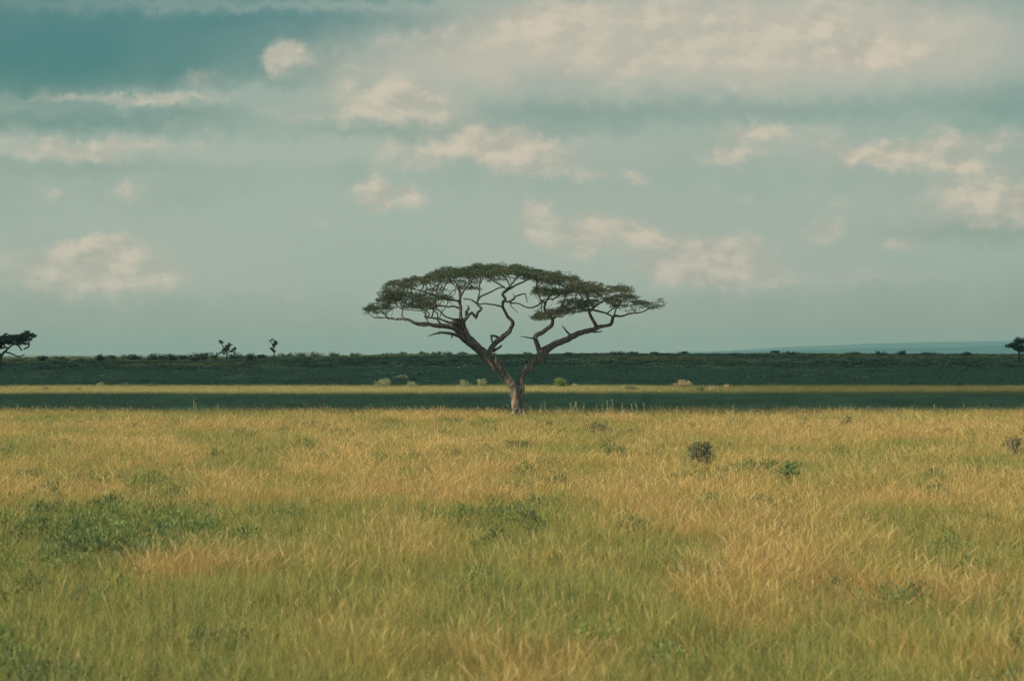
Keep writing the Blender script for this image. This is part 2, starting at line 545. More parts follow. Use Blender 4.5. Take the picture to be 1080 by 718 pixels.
dry_lib = lib('dry_tufts', [tuft_mesh('dry_tuft', [
    dict(n=30, h=.50, spread=.12, width=.0062, lean=.55, curl=.8, wind=(.05, 0)),
    dict(n=5, h=.64, spread=.12, width=.0036, lean=.40, curl=.7, head=.75, hw=2.3, seg=8, wind=(.08, 0))], m_grass) for _ in range(6)])
green_lib = lib('green_tufts', [tuft_mesh('green_tuft', [
    dict(n=28, h=.48, spread=.14, width=.010, lean=.5, curl=.6, wind=(.1, 0)),
    dict(n=2, h=.55, spread=.10, width=.006, lean=.2, curl=.5, head=.6, seg=5)], m_grass) for _ in range(5)])
far_lib = lib('band_tufts', [tuft_mesh('band_tuft', [
    dict(n=36, h=.62, spread=.34, width=.020, lean=.25, curl=.5, head=.15, wind=(.1, 0))], m_band) for _ in range(4)])


def scatter(name, pts, scale, rot, tint, coll, idx_n):
    """one stuff object: points that carry instances of the library meshes"""
    me = bpy.data.meshes.new(name)
    n = len(pts)
    me.vertices.add(n); me.vertices.foreach_set('co', np.asarray(pts, dtype=np.float32).ravel())
    a = me.attributes.new('sc', 'FLOAT_VECTOR', 'POINT'); a.data.foreach_set('vector', np.asarray(scale, dtype=np.float32).ravel())
    a = me.attributes.new('ro', 'FLOAT_VECTOR', 'POINT'); a.data.foreach_set('vector', np.asarray(rot, dtype=np.float32).ravel())
    a = me.attributes.new('tint', 'FLOAT_COLOR', 'POINT')
    a.data.foreach_set('color', np.concatenate([tint, np.ones((n, 1))], 1).astype(np.float32).ravel())
    a = me.attributes.new('ix', 'INT', 'POINT'); a.data.foreach_set('value', rng.integers(0, idx_n, n).astype(np.int32))
    o = bpy.data.objects.new(name, me); C.objects.link(o)
    g = bpy.data.node_groups.new(name + '_scatter', 'GeometryNodeTree')
    g.interface.new_socket('Geometry', in_out='INPUT', socket_type='NodeSocketGeometry')
    g.interface.new_socket('Geometry', in_out='OUTPUT', socket_type='NodeSocketGeometry')
    N = g.nodes; L = g.links
    gi, go = N.new('NodeGroupInput'), N.new('NodeGroupOutput')
    ci = N.new('GeometryNodeCollectionInfo'); ci.inputs['Collection'].default_value = coll
    ci.inputs['Separate Children'].default_value = True; ci.inputs['Reset Children'].default_value = True
    ip = N.new('GeometryNodeInstanceOnPoints'); ip.inputs['Pick Instance'].default_value = True

    def na(nm, dt):
        x = N.new('GeometryNodeInputNamedAttribute'); x.data_type = dt; x.inputs[0].default_value = nm
        return x.outputs[0]
    L.new(gi.outputs[0], ip.inputs['Points']); L.new(ci.outputs[0], ip.inputs['Instance'])
    L.new(na('ix', 'INT'), ip.inputs['Instance Index'])
    L.new(na('ro', 'FLOAT_VECTOR'), ip.inputs['Rotation']); L.new(na('sc', 'FLOAT_VECTOR'), ip.inputs['Scale'])
    L.new(ip.outputs[0], go.inputs[0])
    md = o.modifiers.new('scatter', 'NODES'); md.node_group = g
    return o


def field_points(y0, y1, dens, margin=1.35, extra=3.0):
    """uniform random points over the wedge of plain in front of the camera"""
    n = int(dens * (y1 - y0) * 2 * (0.18 * margin * y1 + extra))
    y = rng.uniform(y0, y1, n); x = rng.uniform(-1, 1, n) * (0.18 * margin * y1 + extra)
    k = np.abs(x) < 0.18 * margin * y + extra
    return x[k], y[k]


def pix(x, y, h=0.52):
    return 540 + F * x / y, HY + (CAMZ - h) * F / y


PATCH = [  # green growth in the field: photograph column, row, half sizes, strength
    (55, 560, 95, 26, 1.1), (125, 548, 60, 22, 1.3), (200, 541, 42, 18, 1.2), (20, 690, 90, 60, 1.0), (150, 690, 120, 30, .5),
    (535, 538, 52, 9, .56), (308, 530, 22, 8, .7), (830, 489, 13, 6, 1.3), (742, 524, 22, 9, .7), (735, 480, 30, 6, .4), (790, 486, 24, 6, .6), (880, 500, 70, 12, .4),
    (1000, 560, 90, 20, .35), (545, 630, 14, 14, .7), (640, 590, 50, 14, .4), (150, 500, 16, 7, .6), (175, 505, 12, 6, .5),
    (700, 690, 300, 30, .35), (960, 660, 150, 60, .35), (620, 655, 12, 8, .9), (390, 540, 30, 8, .5), (60, 440, 60, 3, .5),
    (640, 434, 40, 2.5, .8), (250, 433, 60, 2, .5), (560, 434, 20, 2, .5), (850, 578, 40, 10, .4), (690, 500, 30, 8, .35), (900, 436, 60, 2, .4)]


def green_amount(x, y):
    px, py = pix(x, y)
    g = np.zeros_like(x)
    for cx, cy, rx, ry, a in PATCH:
        g += a * np.exp(-(((px - cx) / rx) ** 2 + ((py - cy) / ry) ** 2))
    n = fbm(x / 1.3, y / 4.0, 2, 4)
    n2_ = fbm(x / 4.5, y / 13.0, 12, 3)
    near = ramp01(-y, -62, -26)
    return g * (0.45 + 1.1 * n) + (n - .5) * 2.5 + (n2_ - .5) * 2.0 + .42 * near + 0.34


def field(y0, y1, dens, sc0):
    x, y = field_points(y0, y1, dens)
    g = green_amount(x, y)
    isg = rng.uniform(size=len(x)) < np.clip(g * 1.1, 0.04, 0.96)
    z = ground_z(x, y)
    gold = np.array([[.46, .31, .07], [.56, .38, .10], [.26, .20, .045], [.40, .21, .075], [.18, .155, .035]])[rng.integers(0, 5, len(x))]
    gold = gold * np.clip(np.exp(rng.normal(-.12, .38, (len(x), 1))), .3, 1.6) * (1 - .22 * ramp01(-y, -70, -30))[:, None] * (.40 + 1.05 * fbm(x / .45, y / .9, 51, 2))[:, None]
    olive = np.array([.20, .20, .040]) * rng.uniform(.5, 1.5, (len(x), 1))
    grn = np.array([[.085, .125, .024], [.15, .19, .030], [.05, .085, .028]])[rng.integers(0, 3, len(x))] * rng.uniform(.6, 1.6, (len(x), 1))
    gg = np.clip(g, 0, 1)[:, None]
    c_dry = gold * (1 - gg * .8) + olive * gg * .8
    red = np.clip((fbm(x / 1.6, y / 5, 44) - .50) * 5, 0, 1)[:, None]
    c_dry = c_dry * (1 - red * .5) + np.array([.42, .22, .08]) * red * .5
    deep = np.clip(g - .55, 0, 1)[:, None]
    c_grn = (olive * .5 + grn * .5) * (1 - deep) + grn * deep
    hs = 0.72 + .60 * fbm(x / .9, y / 2.2, 6, 3)
    return x, y, z, isg, c_dry, c_grn, hs, sc0


def pack(sel, x, y, z, c, hs, s0, widen=1.0):
    n = int(sel.sum())
    s = hs[sel] * s0 * rng.uniform(.75, 1.2, n)
    scl = np.stack([s * widen, s * widen, s * rng.uniform(.9, 1.15, n)], -1)
    rot = np.stack([rng.normal(0, .07, n), rng.normal(.05, .07, n), rng.normal(0, 1.3, n)], -1)
    return np.stack([x[sel], y[sel], z[sel] - .01], -1), scl, rot, c[sel]


def cat(lst):
    return [np.concatenate([l[i] for l in lst]) for i in range(4)]


dryp, grnp = [], []
for y0, y1, d, s0, wd in ((15, 60, 30, 1.0, 1.0), (60, 100, 22, 1.0, 1.2), (100, 141, 17, 1.0, 1.5)):
    x, y, z, isg, cd, cg, hs, s0 = field(y0, y1, d, s0)
    dryp.append(pack(~isg, x, y, z, cd, hs, s0, wd)); grnp.append(pack(isg, x, y, z, cg, hs * .95, s0, wd))
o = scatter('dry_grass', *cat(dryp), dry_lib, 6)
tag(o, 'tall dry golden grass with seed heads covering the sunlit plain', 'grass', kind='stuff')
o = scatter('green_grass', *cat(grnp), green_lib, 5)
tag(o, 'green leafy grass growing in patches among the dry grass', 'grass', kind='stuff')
m_under, t = mat('undergrowth_leaf')
ic = attr(t, 'tint', 'INSTANCER').outputs['Color']
gc = t.mix(attr(t, 'rnd').outputs['Fac'], ic, t.mix(1.0, ic, (1.7, 1.55, 1.3, 1), 'MULTIPLY'))
out_bsdf(t, gc, .6, .3, spec=.25)


def under_proto():
    c = [(rng.normal(0, .17), rng.normal(0, .17), rng.uniform(.12, .44)) for _ in range(14)]
    v, f, rn, k = leaf_cards(c, 16, .13, .10, .018, rng, .9, 1.1)
    st = []
    me = bpy.data.meshes.new('leafy_plant'); me.from_pydata(v.tolist(), [], f.tolist())
    me.attributes.new('rnd', 'FLOAT', 'POINT').data.foreach_set('value', rn.astype(np.float32))
    me.materials.append(m_under)
    return bpy.data.objects.new('leafy_plant', me)


under_lib = lib('leafy_plants', [under_proto() for _ in range(6)])
x, y = field_points(15, 125, 5.0)
px_, py_ = pix(x, y)
gd = np.zeros_like(x)
for cx, cy, rx, ry, a in PATCH:
    if a > .55: gd += a * np.exp(-(((px_ - cx) / rx) ** 2 + ((py_ - cy) / ry) ** 2) * 1.6)
gd = gd * (.35 + 1.3 * fbm(x / .9, y / 2.2, 91)) + .9 * np.clip(fbm(x / .5, y / 1.4, 93, 3) - .62, 0, 1) * 2.6
k = rng.uniform(size=len(x)) < np.clip(gd * .6, 0, .8)
x, y, gd = x[k], y[k], gd[k]
n_ = len(x)
tint = np.array([[.072, .10, .030], [.045, .070, .025], [.10, .125, .032]])[rng.integers(0, 3, n_)] * rng.uniform(.8, 1.25, (n_, 1))
s = rng.uniform(.75, 1.12, n_) * (.85 + .15 * ramp01(y, 25, 50))
o = scatter('leafy_undergrowth', np.stack([x, y, ground_z(x, y)], -1), np.stack([s * 1.2, s * 1.2, s * 1.12], -1),
            np.stack([np.zeros(n_), np.zeros(n_), rng.uniform(0, 6.28, n_)], -1), tint, under_lib, 6)
tag(o, 'dark green leafy weeds growing through the grass, thickest in the left patch', 'undergrowth', kind='stuff')
# band in cloud shadow: greener grass, shade put into its tint; bright strip behind it
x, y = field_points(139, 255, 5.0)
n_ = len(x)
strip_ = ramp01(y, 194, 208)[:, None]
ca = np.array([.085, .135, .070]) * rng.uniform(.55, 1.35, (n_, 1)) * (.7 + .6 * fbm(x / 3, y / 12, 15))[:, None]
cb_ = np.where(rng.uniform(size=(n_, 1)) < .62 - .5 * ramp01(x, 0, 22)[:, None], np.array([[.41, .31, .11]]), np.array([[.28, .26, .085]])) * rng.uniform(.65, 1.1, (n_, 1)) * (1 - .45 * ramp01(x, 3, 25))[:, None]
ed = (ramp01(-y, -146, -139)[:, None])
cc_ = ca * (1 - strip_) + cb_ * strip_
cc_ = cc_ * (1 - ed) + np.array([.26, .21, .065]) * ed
s = rng.uniform(.7, 1.1, n_)
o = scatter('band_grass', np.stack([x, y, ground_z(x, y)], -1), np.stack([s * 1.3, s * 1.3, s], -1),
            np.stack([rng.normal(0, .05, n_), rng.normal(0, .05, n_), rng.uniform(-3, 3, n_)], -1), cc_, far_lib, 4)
tag(o, 'green grass, tinted darker as in cloud shade, behind the big acacia and the pale strip beyond it', 'grass', kind='stuff')

# ------------------------------------------------------------------ leaves and tubes
def tube(V, Q, pts, rad, sides=6, rough=0.0, r=None, cap=True):
    """append a swept tube; pts (n,3), rad (n,)"""
    pts = np.asarray(pts, dtype=float); n = len(pts)
    if n < 2: return
    tan = np.gradient(pts, axis=0); tan /= np.linalg.norm(tan, axis=1)[:, None] + 1e-9
    ref = np.array([0.13, 1.0, 0.21]); base = len(V)
    for i in range(n):
        a = np.cross(tan[i], ref); a /= np.linalg.norm(a) + 1e-9
        b = np.cross(tan[i], a)
        for k in range(sides):
            th = 2 * math.pi * k / sides
            q = rad[i]
            if rough:
                q *= 1 + rough * (float(vnoise(np.array(math.cos(th) * 1.3 + 9.1), np.array(i * .23 + math.sin(th) * 1.3), 77)) - .5) * 2
                q *= 1 + rough * .5 * math.sin(th * 3 + i * .13)
            V.append(pts[i] + (a * math.cos(th) + b * math.sin(th)) * q)
    for i in range(n - 1):
        for k in range(sides):
            k2 = (k + 1) % sides
            Q.append((base + i * sides + k, base + i * sides + k2, base + (i + 1) * sides + k2, base + (i + 1) * sides + k))
    if cap:
        V.append(pts[-1] + tan[-1] * rad[-1]); e = len(V) - 1
        for k in range(sides):
            Q.append((base + (n - 1) * sides + k, base + (n - 1) * sides + (k + 1) % sides, e))


def smooth_path(pts, rad, step):
    """Catmull-Rom through the joints, resampled"""
    pts = np.asarray(pts, float); rad = np.asarray(rad, float)
    p = np.vstack([2 * pts[0] - pts[1], pts, 2 * pts[-1] - pts[-2]])
    O, R = [], []
    for i in range(len(pts) - 1):
        p0, p1, p2, p3 = p[i:i + 4]
        n = max(2, int(np.linalg.norm(p2 - p1) / step))
        for k in range(n):
            s_ = k / n
            O.append(.5 * ((2 * p1) + (-p0 + p2) * s_ + (2 * p0 - 5 * p1 + 4 * p2 - p3) * s_ ** 2 + (-p0 + 3 * p1 - 3 * p2 + p3) * s_ ** 3))
            R.append(rad[i] * (1 - s_) + rad[i + 1] * s_)
    O.append(pts[-1]); R.append(rad[-1])
    return np.array(O), np.array(R)


def colonise(nodes0, attr_pts, step, kill, reach, iters, r, droop=0.0):
    """grow twigs from given nodes towards attraction points (space colonisation)"""
    pos = [np.array(p) for p in nodes0]; par = [-1] * len(pos)
    A = np.asarray(attr_pts); alive = np.ones(len(A), bool)
    best = np.full(len(A), 1e9); bi = np.zeros(len(A), int)

    def upd(start):
        new = np.array(pos[start:])
        idx = np.where(alive)[0]
        for s0 in range(0, len(new), 400):
            blk = new[s0:s0 + 400]
            d = np.linalg.norm(A[idx][:, None, :] - blk[None], axis=2)
            j = d.argmin(1); dm = d[np.arange(len(idx)), j]
            u = dm < best[idx]
            best[idx[u]] = dm[u]; bi[idx[u]] = start + s0 + j[u]
    upd(0)
    seen = set()
    for it in range(iters):
        idx = np.where(alive & (best < reach))[0]
        if not len(idx): break
        grow = {}
        for a in idx: grow.setdefault(int(bi[a]), []).append(a)
        start = len(pos)
        for nd, lst in grow.items():
            d = A[lst] - pos[nd]; d /= np.linalg.norm(d, axis=1)[:, None] + 1e-9
            v = d.mean(0) + r.normal(0, .36, 3)
            if par[nd] >= 0:
                pv = pos[nd] - pos[par[nd]]; v += .35 * pv / (np.linalg.norm(pv) + 1e-9)
            v /= np.linalg.norm(v) + 1e-9
            q = pos[nd] + v * step
            key = (nd, int(q[0] * 40), int(q[1] * 40), int(q[2] * 40))
            if key in seen: q = q + r.normal(0, step * .3, 3)
            seen.add(key)
            pos.append(q); par.append(nd)
        if len(pos) == start: break
        upd(start)
        alive &= best > kill
        if len(pos) > 26000: break
    return np.array(pos), par


def twig_mesh(pos, par, n0, tip, expo, rmax, sides=4):
    n = len(pos); kids = [[] for _ in range(n)]
    for i in range(n0, n): kids[par[i]].append(i)
    rr = np.zeros(n)
    for i in range(n - 1, n0 - 1, -1):
        rr[i] = tip if not kids[i] else min(rmax, sum(rr[k] ** expo for k in kids[i]) ** (1 / expo))
    V, Q = [], []
    stack = [(par[i], i) for i in range(n0, n) if par[i] < n0]
    while stack:
        a, b = stack.pop()
        path = [a, b]; cur = b
        while kids[cur]:
            ks = sorted(kids[cur], key=lambda k: -rr[k])
            for k in ks[1:]: stack.append((cur, k))
            cur = ks[0]; path.append(cur)
        rd = np.array([rr[path[1]]] + [rr[k] for k in path[1:]])
        tube(V, Q, pos[path], rd, sides, cap=False)
    tips = [i for i in range(n0, n) if not kids[i]]
    return V, Q, tips, rr


def to_world(limb, Y0):
    """limb: joints as (photograph column, row, radius px, depth offset m)"""
    p = [P(a, b, Y0 + d) for a, b, rr, d in limb]
    return [tuple(q) for q in p], [rr * (Y0 + d) / F for a, b, rr, d in limb]


def sided(faces):
    return [tuple(int(i) for i in f) for f in faces]


def acacia(name, base, Y0, trunk_limbs, pads, half_depth, leaf, mats, label, step=.16, dens=1.0, tip=.011, rough=.2, trunk_step=.1):
    """umbrella acacia: traced limbs, then twigs grown into foliage pads at several depths"""
    r = np.random.default_rng(11)
    root = empty(name, base)
    tag(root, label, 'tree')
    V, Q, seeds = [], [], []
    for L, grow in trunk_limbs:
        pts, rad = to_world(L, Y0)
        pp, rr = smooth_path(pts, rad, trunk_step)
        jit = np.cumsum(r.normal(0, 1, pp.shape), 0); jit -= np.linspace(0, 1, len(pp))[:, None] * jit[-1]
        pp = pp + jit * 0.012 * np.minimum(1, np.linspace(0, 6, len(pp)))[:, None]
        tube(V, Q, pp, rr, 12 if rad[0] > .06 else 7, rough, r)
        if grow: seeds += [tuple(q) for q, a in zip(pp, rr)][int(len(pp) * grow[0]):int(len(pp) * grow[1]) + 1:2]
    link_mesh('trunk', V, sided(Q), mats[0], root, smooth=True)
    A, rich = [], []
    for cx, cy, rx, ry, dn in pads:
        hd_ = half_depth(cx)
        nl = max(1, int(round(hd_ * 2 / (rx * 2.6 * Y0 / F))))
        for k in range(nl):
            d0 = 0 if nl == 1 else -hd_ + 2 * hd_ * (k + .5) / nl + r.normal(0, .25)
            q = abs(d0) / max(hd_, .1)
            ccx, ccy = cx + r.normal(0, rx * .25), cy + 5 * q * q * min(1, hd_ / 3) + r.normal(0, 1.5)
            n = max(2, int(dens * dn * rx * ry * .42))
            for _ in range(n):
                a = r.uniform(0, 2 * math.pi); q2 = math.sqrt(r.uniform())
                ddx, ddd = q2 * math.cos(a), q2 * math.sin(a)
                dome = (1 - q2 ** 2)
                py = ccy + ry * .55 - ry * 1.3 * dome * r.uniform(.45, 1.05) + r.normal(0, .6) + (2.2 * (float(vnoise(np.array((ccx + rx * ddx) / 5.0), np.array(d0 * .8), 8)) - .5) if dens < 1 else 0)
                A.append(tuple(P(ccx + rx * ddx, py, Y0 + d0 + rx * 1.25 * ddd * Y0 / F))); rich.append(dn)
    A = np.array(A)
    if dens < 1:      # airy holes through the crown
        hole = fbm(A[:, 0] / .55 + A[:, 2] * 1.7, A[:, 1] / .7 + A[:, 2] * .8, 17, 2)
        keep = hole > .31
        A, rich = A[keep], np.array(rich)[keep]
    pos, par = colonise(seeds, A, step, step * 1.3, 6.0, 90, r)
    tv, tq, tips, rr = twig_mesh(pos, par, len(seeds), tip, 2.15, .055)
    link_mesh('branches', tv, sided(tq), mats[1], root, smooth=True)
    rich = np.array(rich)
    lp = A[r.uniform(size=len(A)) < np.clip(.45 + .5 * rich, .3, 1)]
    v, f, rn, n = leaf_cards(lp, leaf[0], leaf[1], leaf[2], leaf[3], r, .38, .35)
    r2 = np.repeat(np.repeat(vnoise(lp[:, 0] * 1.1, lp[:, 2] * 2 + lp[:, 1], 3), leaf[0]) * .6 + r.uniform(0, .5, n), 4)
    link_mesh('foliage', v, f, mats[2], root, attrs={'rnd': ('POINT', rn), 'rnd2': ('POINT', r2)})
    return root


# ---- the big acacia
D0 = 135.0
T = [
    ([(548.5, 449, 9.5, 0), (548, 441, 7.6, 0), (547.5, 434, 6.4, 0), (546.5, 427, 6.0, 0), (546, 418, 5.8, 0), (545, 409, 6.0, 0), (540.5, 403, 5.2, 0), (535, 397, 5.0, -.1), (528, 389, 5.0, -.2), (519, 381, 5.3, -.2),
      (510, 373, 5.4, -.3), (500, 364, 4.9, -.4), (492, 355, 4.6, -.5), (489, 348, 4.0, -.5), (484, 342, 3.2, -.6), (478, 340, 2.4, -.8)], (.9, 1)),
    ([(551, 448, 6, .1), (550, 432, 4.8, .1), (549, 420, 4.6, .2), (549, 410, 4.4, .2), (551, 400, 4.0, .3), (555.5, 391, 3.9, .4), (562, 383, 4.2, .5), (569, 375, 4.3, .5), (574, 369, 4.2, .5), (580, 365.5, 4.0, .6),
      (588, 361, 3.5, .7), (598, 356.5, 3.2, .8), (607, 351, 3.0, .9), (616, 349, 2.8, 1), (625, 347.5, 2.6, 1), (630, 344.5, 2.4, 1.1), (637, 343, 1.8, 1.2), (644, 341.5, 1.9, 1.3), (645.5, 336.5, 1.7, 1.3), (647.5, 332.7, 1.3, 1.3),
      (655, 333, .9, 1.2), (661, 331, .8, 1), (676, 329, .65, .9), (684, 326, .6, .7), (693, 323, .5, .6), (702, 321, .4, .5)], (.82, 1)),
    # roots spreading at the foot
    ([(545, 431, 3.4, -.1), (541, 438, 2.8, -.3), (536, 447, 1.9, -.6)], None),
    ([(550, 431, 3.2, -.1), (556, 440, 2.4, -.2), (561, 448, 1.5, -.3)], None),
    # long left limb
    ([(493, 356, 3.6, -.5), (485, 350, 3.2, -.8), (477, 345.5, 2.8, -1.1), (466, 344, 2.5, -1.3), (457, 342.5, 2.1, -1.5), (450, 341, 1.8, -1.6), (440, 341, 1.5, -1.7), (430, 338.5, 1.3, -1.7), (418, 338, 1.1, -1.6), (409, 336.5, .9, -1.4), (396, 335, .8, -1), (391, 333, .6, -.8), (387, 329, .4, -.6)], (.25, 1)),
    ([(455, 342.5, 1.2, -1.5), (447, 344, .9, -1.8), (440, 343, .7, -2.1), (434, 340, .5, -2.3)], (0, 1)),
    # broken, bleached limb under it
    ([(499, 364, 3.6, -.6), (490, 359, 3.2, -.8), (484, 354.5, 2.8, -1), (478, 352.5, 2.0, -1.1), (470, 351, 1.5, -1.3), (462.5, 352, 1.0, -1.5), (456, 353.2, .8, -1.6), (451.5, 354.5, .4, -1.7)], None),
    ([(477, 352, 1.2, -1.1), (476.5, 356.5, .6, -1.2)], None),
    ([(470, 350.5, .9, -1.3), (463, 349, .5, -1.5)], None),
    ([(491, 350, 2.4, -.3), (484, 345, 2.0, .2), (477, 341, 1.7, .8), (470, 338, 1.3, 1.4), (460, 335, 1.0, 2), (448, 334, .7, 2.3)], (.3, 1)),
    # upright limb inside the left crown
    ([(489, 347, 2.6, -.5), (487.5, 340, 2.3, -.4), (486, 333, 2.0, -.3), (486.5, 326, 1.7, -.3), (485.5, 319, 1.6, -.2), (486, 313, 1.6, -.2), (485.5, 308, 1.4, 0), (483, 302, 1.0, 0), (480, 296, .8, .2), (478, 290, .5, .3)], (.5, 1)),
    ([(486, 312, 1.2, -.2), (490, 306, .9, -.6), (495, 300, .7, -1), (500, 293, .5, -1.3)], (.1, 1)),
    ([(486, 318, 1.2, -.2), (479, 317, 1.1, -.5), (472, 316, 1.0, -.9), (462, 313, .9, -1.2), (450, 309.5, .7, -1.5), (436, 305, .6, -1.8), (424, 303, .4, -2)], (.1, 1)),
    ([(486, 325, 1.3, -.3), (479, 324, 1.2, .2), (472, 324.5, 1.0, .6), (459, 322, .8, 1.0), (446, 323, .6, 1.2), (430, 320, .5, 1.3), (418, 315, .4, 1.2)], (.1, 1)),
    ([(485, 337, 1.4, -.5), (478, 336, 1.0, -.9), (469, 334, .9, -1.3), (464, 328, .7, -1.6), (455, 326, .6, -2), (440, 328, .5, -2.2), (425, 326, .4, -2.2)], (.1, 1)),
    ([(466, 343, 1.1, -1.3), (462, 337, .9, -1.5), (463, 331, .8, -1.7), (458, 327, .7, -1.8), (452, 318, .5, -1.6)], (.1, 1)),
    ([(452, 341, 1.0, -1.6), (450, 336, .8, -1.3), (453, 332, .7, -1.0), (447, 327, .6, -.6), (436, 322, .5, -.2)], (.1, 1)),
    ([(428, 338, .9, -1.7), (424, 333, .7, -1.3), (425, 327, .6, -.9), (418, 322, .5, -.4)], (.1, 1)),
    ([(410, 336.5, .8, -1.4), (405, 331, .6, -1), (398, 327, .5, -.5)], (.1, 1)),
    # limb leaning right from the left fork
    ([(489, 346, 2.8, -.6), (489, 339, 2.2, -.8), (494, 333.5, 1.9, -1), (498, 329.5, 1.5, -1.1)], None),
    ([(492.5, 335, 1.7, -.9), (492, 329, 1.8, -.9), (495, 325.5, 1.3, -.9), (493, 322, .6, -.9)], None),
    ([(498, 330, 1.2, -1.1), (502, 335, 2.0, -1.1), (503, 329, 1.4, -1.1), (507.5, 325, 1.4, -1.0), (503, 320.5, 1.4, -.9), (504, 315, 1.1, -.8), (512.5, 310, .9, -.6), (521, 306, .8, -.4), (531, 302.5, .8, -.1)], (.55, .9)),
    ([(503, 320, 1.1, -.9), (496, 316, .9, -.5), (489, 315, .8, -.3)], (0, 1)),
    ([(504, 317, .9, -.8), (506, 308, .8, -.3), (507, 300, .6, .3), (510, 293, .4, .8)], (.2, 1)),
    ([(504, 320.5, .7, -.9), (510, 321, .7, -.7), (519, 321, .8, -.4), (530, 323.5, .9, 0)], None),
    # winding centre limb
    ([(514, 376, 3.6, -.3), (517, 370.6, 3.2, -.2), (521, 364, 3.1, 0), (526, 358.5, 3.0, .1), (531, 355, 2.7, .2), (536, 351, 2.4, .2), (539.5, 345, 2.0, .3), (541, 340, 1.9, .3), (537.5, 335.5, 1.8, .3), (533.5, 330, 1.6, .2),
      (531, 323, 1.4, .2), (531.5, 318, 1.6, .1), (534.5, 314, 1.4, .1), (531, 309, 1.4, .1), (534, 305.7, 1.3, .2), (540, 303, 1.2, .4), (546, 299.5, 1.0, .6), (554, 296, .9, .8), (562, 293, .6, 1)], (.9, 1)),
    ([(532.5, 303.5, .9, .2), (526, 299, .8, -.4), (519, 295, .6, -1), (512, 291, .4, -1.4)], (.3, 1)),
    ([(534, 305, .9, .2), (541, 299, .7, -.5), (545, 293, .6, -1.1), (548, 288, .4, -1.6)], (.3, 1)),
    ([(540, 303, .9, .4), (536, 297, .7, 1.2), (532, 292, .5, 2)], (.4, 1)),
    ([(527, 357, 1.4, .1), (523, 354.5, 1.3, -.1), (518, 353.5, 1.2, -.3), (518.5, 357, 1.1, -.3), (519.5, 361, .9, -.3)], None),
    ([(521, 370, 1.6, 0), (525, 368, 1.3, -.2), (529, 364.5, 1.1, -.3)], None),
    ([(523, 384, 1.8, -.4), (524, 377, 1.3, -.5), (521, 372, .9, -.5)], None),
    ([(531, 317.5, 1.0, .1), (537.5, 318, 1.1, -.3), (542.5, 315, 1.3, -.5), (543, 312, .9, -.5), (552, 309.5, .7, -.8), (554.5, 313, .6, -.9), (556, 319, .4, -1)], None),
    ([(543, 314, .6, -.5), (541, 309, .3, -.5)], None),
    ([(536, 318, .8, -.2), (541, 319.5, .8, -.3), (546, 320, .7, -.2), (556, 323.3, .7, 0), (564, 323, .8, .2), (570, 319, .9, .3), (575, 315, .8, .3)], None),
    ([(538, 319, .7, -.3), (540, 323, .5, -.4), (546, 330, .3, -.6)], None),
    # right-hand middle limb
    ([(570, 374, 3.2, .5), (568.3, 367, 3.0, .4), (566.5, 361, 2.8, .2), (564.6, 355, 2.6, .1), (571.5, 351, 2.3, 0), (580, 345.3, 2.2, 0), (582.5, 341, 2.0, 0), (582.2, 336, 1.8, 0), (579, 331, 1.3, .2), (575, 326, 1.2, .3), (575.5, 320, 1.1, .4), (578, 315, 1.0, .6), (582, 309, .8, .8), (583, 302, .6, 1.1), (581, 296, .4, 1.4)], (.72, 1)),
    ([(564.6, 356, 1.2, .1), (559, 356.2, .8, 0), (554, 354.8, .6, -.1), (548.5, 354.6, .3, -.2)], None),
    ([(582, 337, 1.3, 0), (588, 334.5, 1.1, -.5), (594, 334.3, 1.0, -.9), (600, 329.5, .8, -1.2), (608, 326, .7, -1.5), (616, 322, .5, -1.7)], (.2, 1)),
    ([(581, 333, 1.3, 0), (588, 326, 1.0, .6), (594, 318, .9, 1.1), (597, 309, .7, 1.5), (600, 301, .4, 1.9)], (.3, 1)),
    ([(575.5, 321, 1.0, .4), (570, 315, .8, -.4), (566, 306, .7, -1.2), (566, 297, .5, -2)], (.3, 1)),
    ([(578, 316, .9, .6), (588, 312, .8, -.3), (598, 307, .6, -1.2), (607, 300, .4, -2)], (.3, 1)),
    # stubs and forks of the right limb
    ([(602, 354, 1.3, .8), (596.5, 348, .9, .7), (593, 343.2, .4, .6)], None),
    ([(622, 349.5, 1.3, 1), (628, 350.3, 1.0, .9), (635, 349, .5, .8)], None),
    ([(629.5, 344.5, 2.1, 1.1), (626, 338, 1.9, 1), (622.5, 332, 1.8, 1), (622, 328, 1.7, .9), (626, 324, 1.4, .8), (630.5, 320.5, .9, .6), (636.5, 317.6, .8, .3), (639.5, 312, .6, 0), (643, 307, .4, -.3)], (.65, 1)),
    ([(646, 334, 1.0, 1.3), (640, 330, .9, 1.2), (631, 328, 1.3, 1), (624, 326, 1.2, .9)], (0, .6)),
    ([(623, 327, 1.2, .9), (618, 320, 1.0, 1.4), (613, 312, .8, 1.8), (610, 303, .5, 2.2)], (.3, 1)),
    ([(626, 324, 1.1, .8), (622, 317, .9, -.1), (618, 309, .7, -1), (615, 301, .5, -1.7)], (.3, 1)),
    ([(648, 332.5, .9, 1.3), (650, 325, .7, .8), (655, 318, .6, .3), (660, 312, .4, -.1)], (.2, 1)),
    ([(641, 330, .8, 1.2), (648, 324, .7, 1.7), (655, 318, .5, 2.0)], (.2, 1)),
]
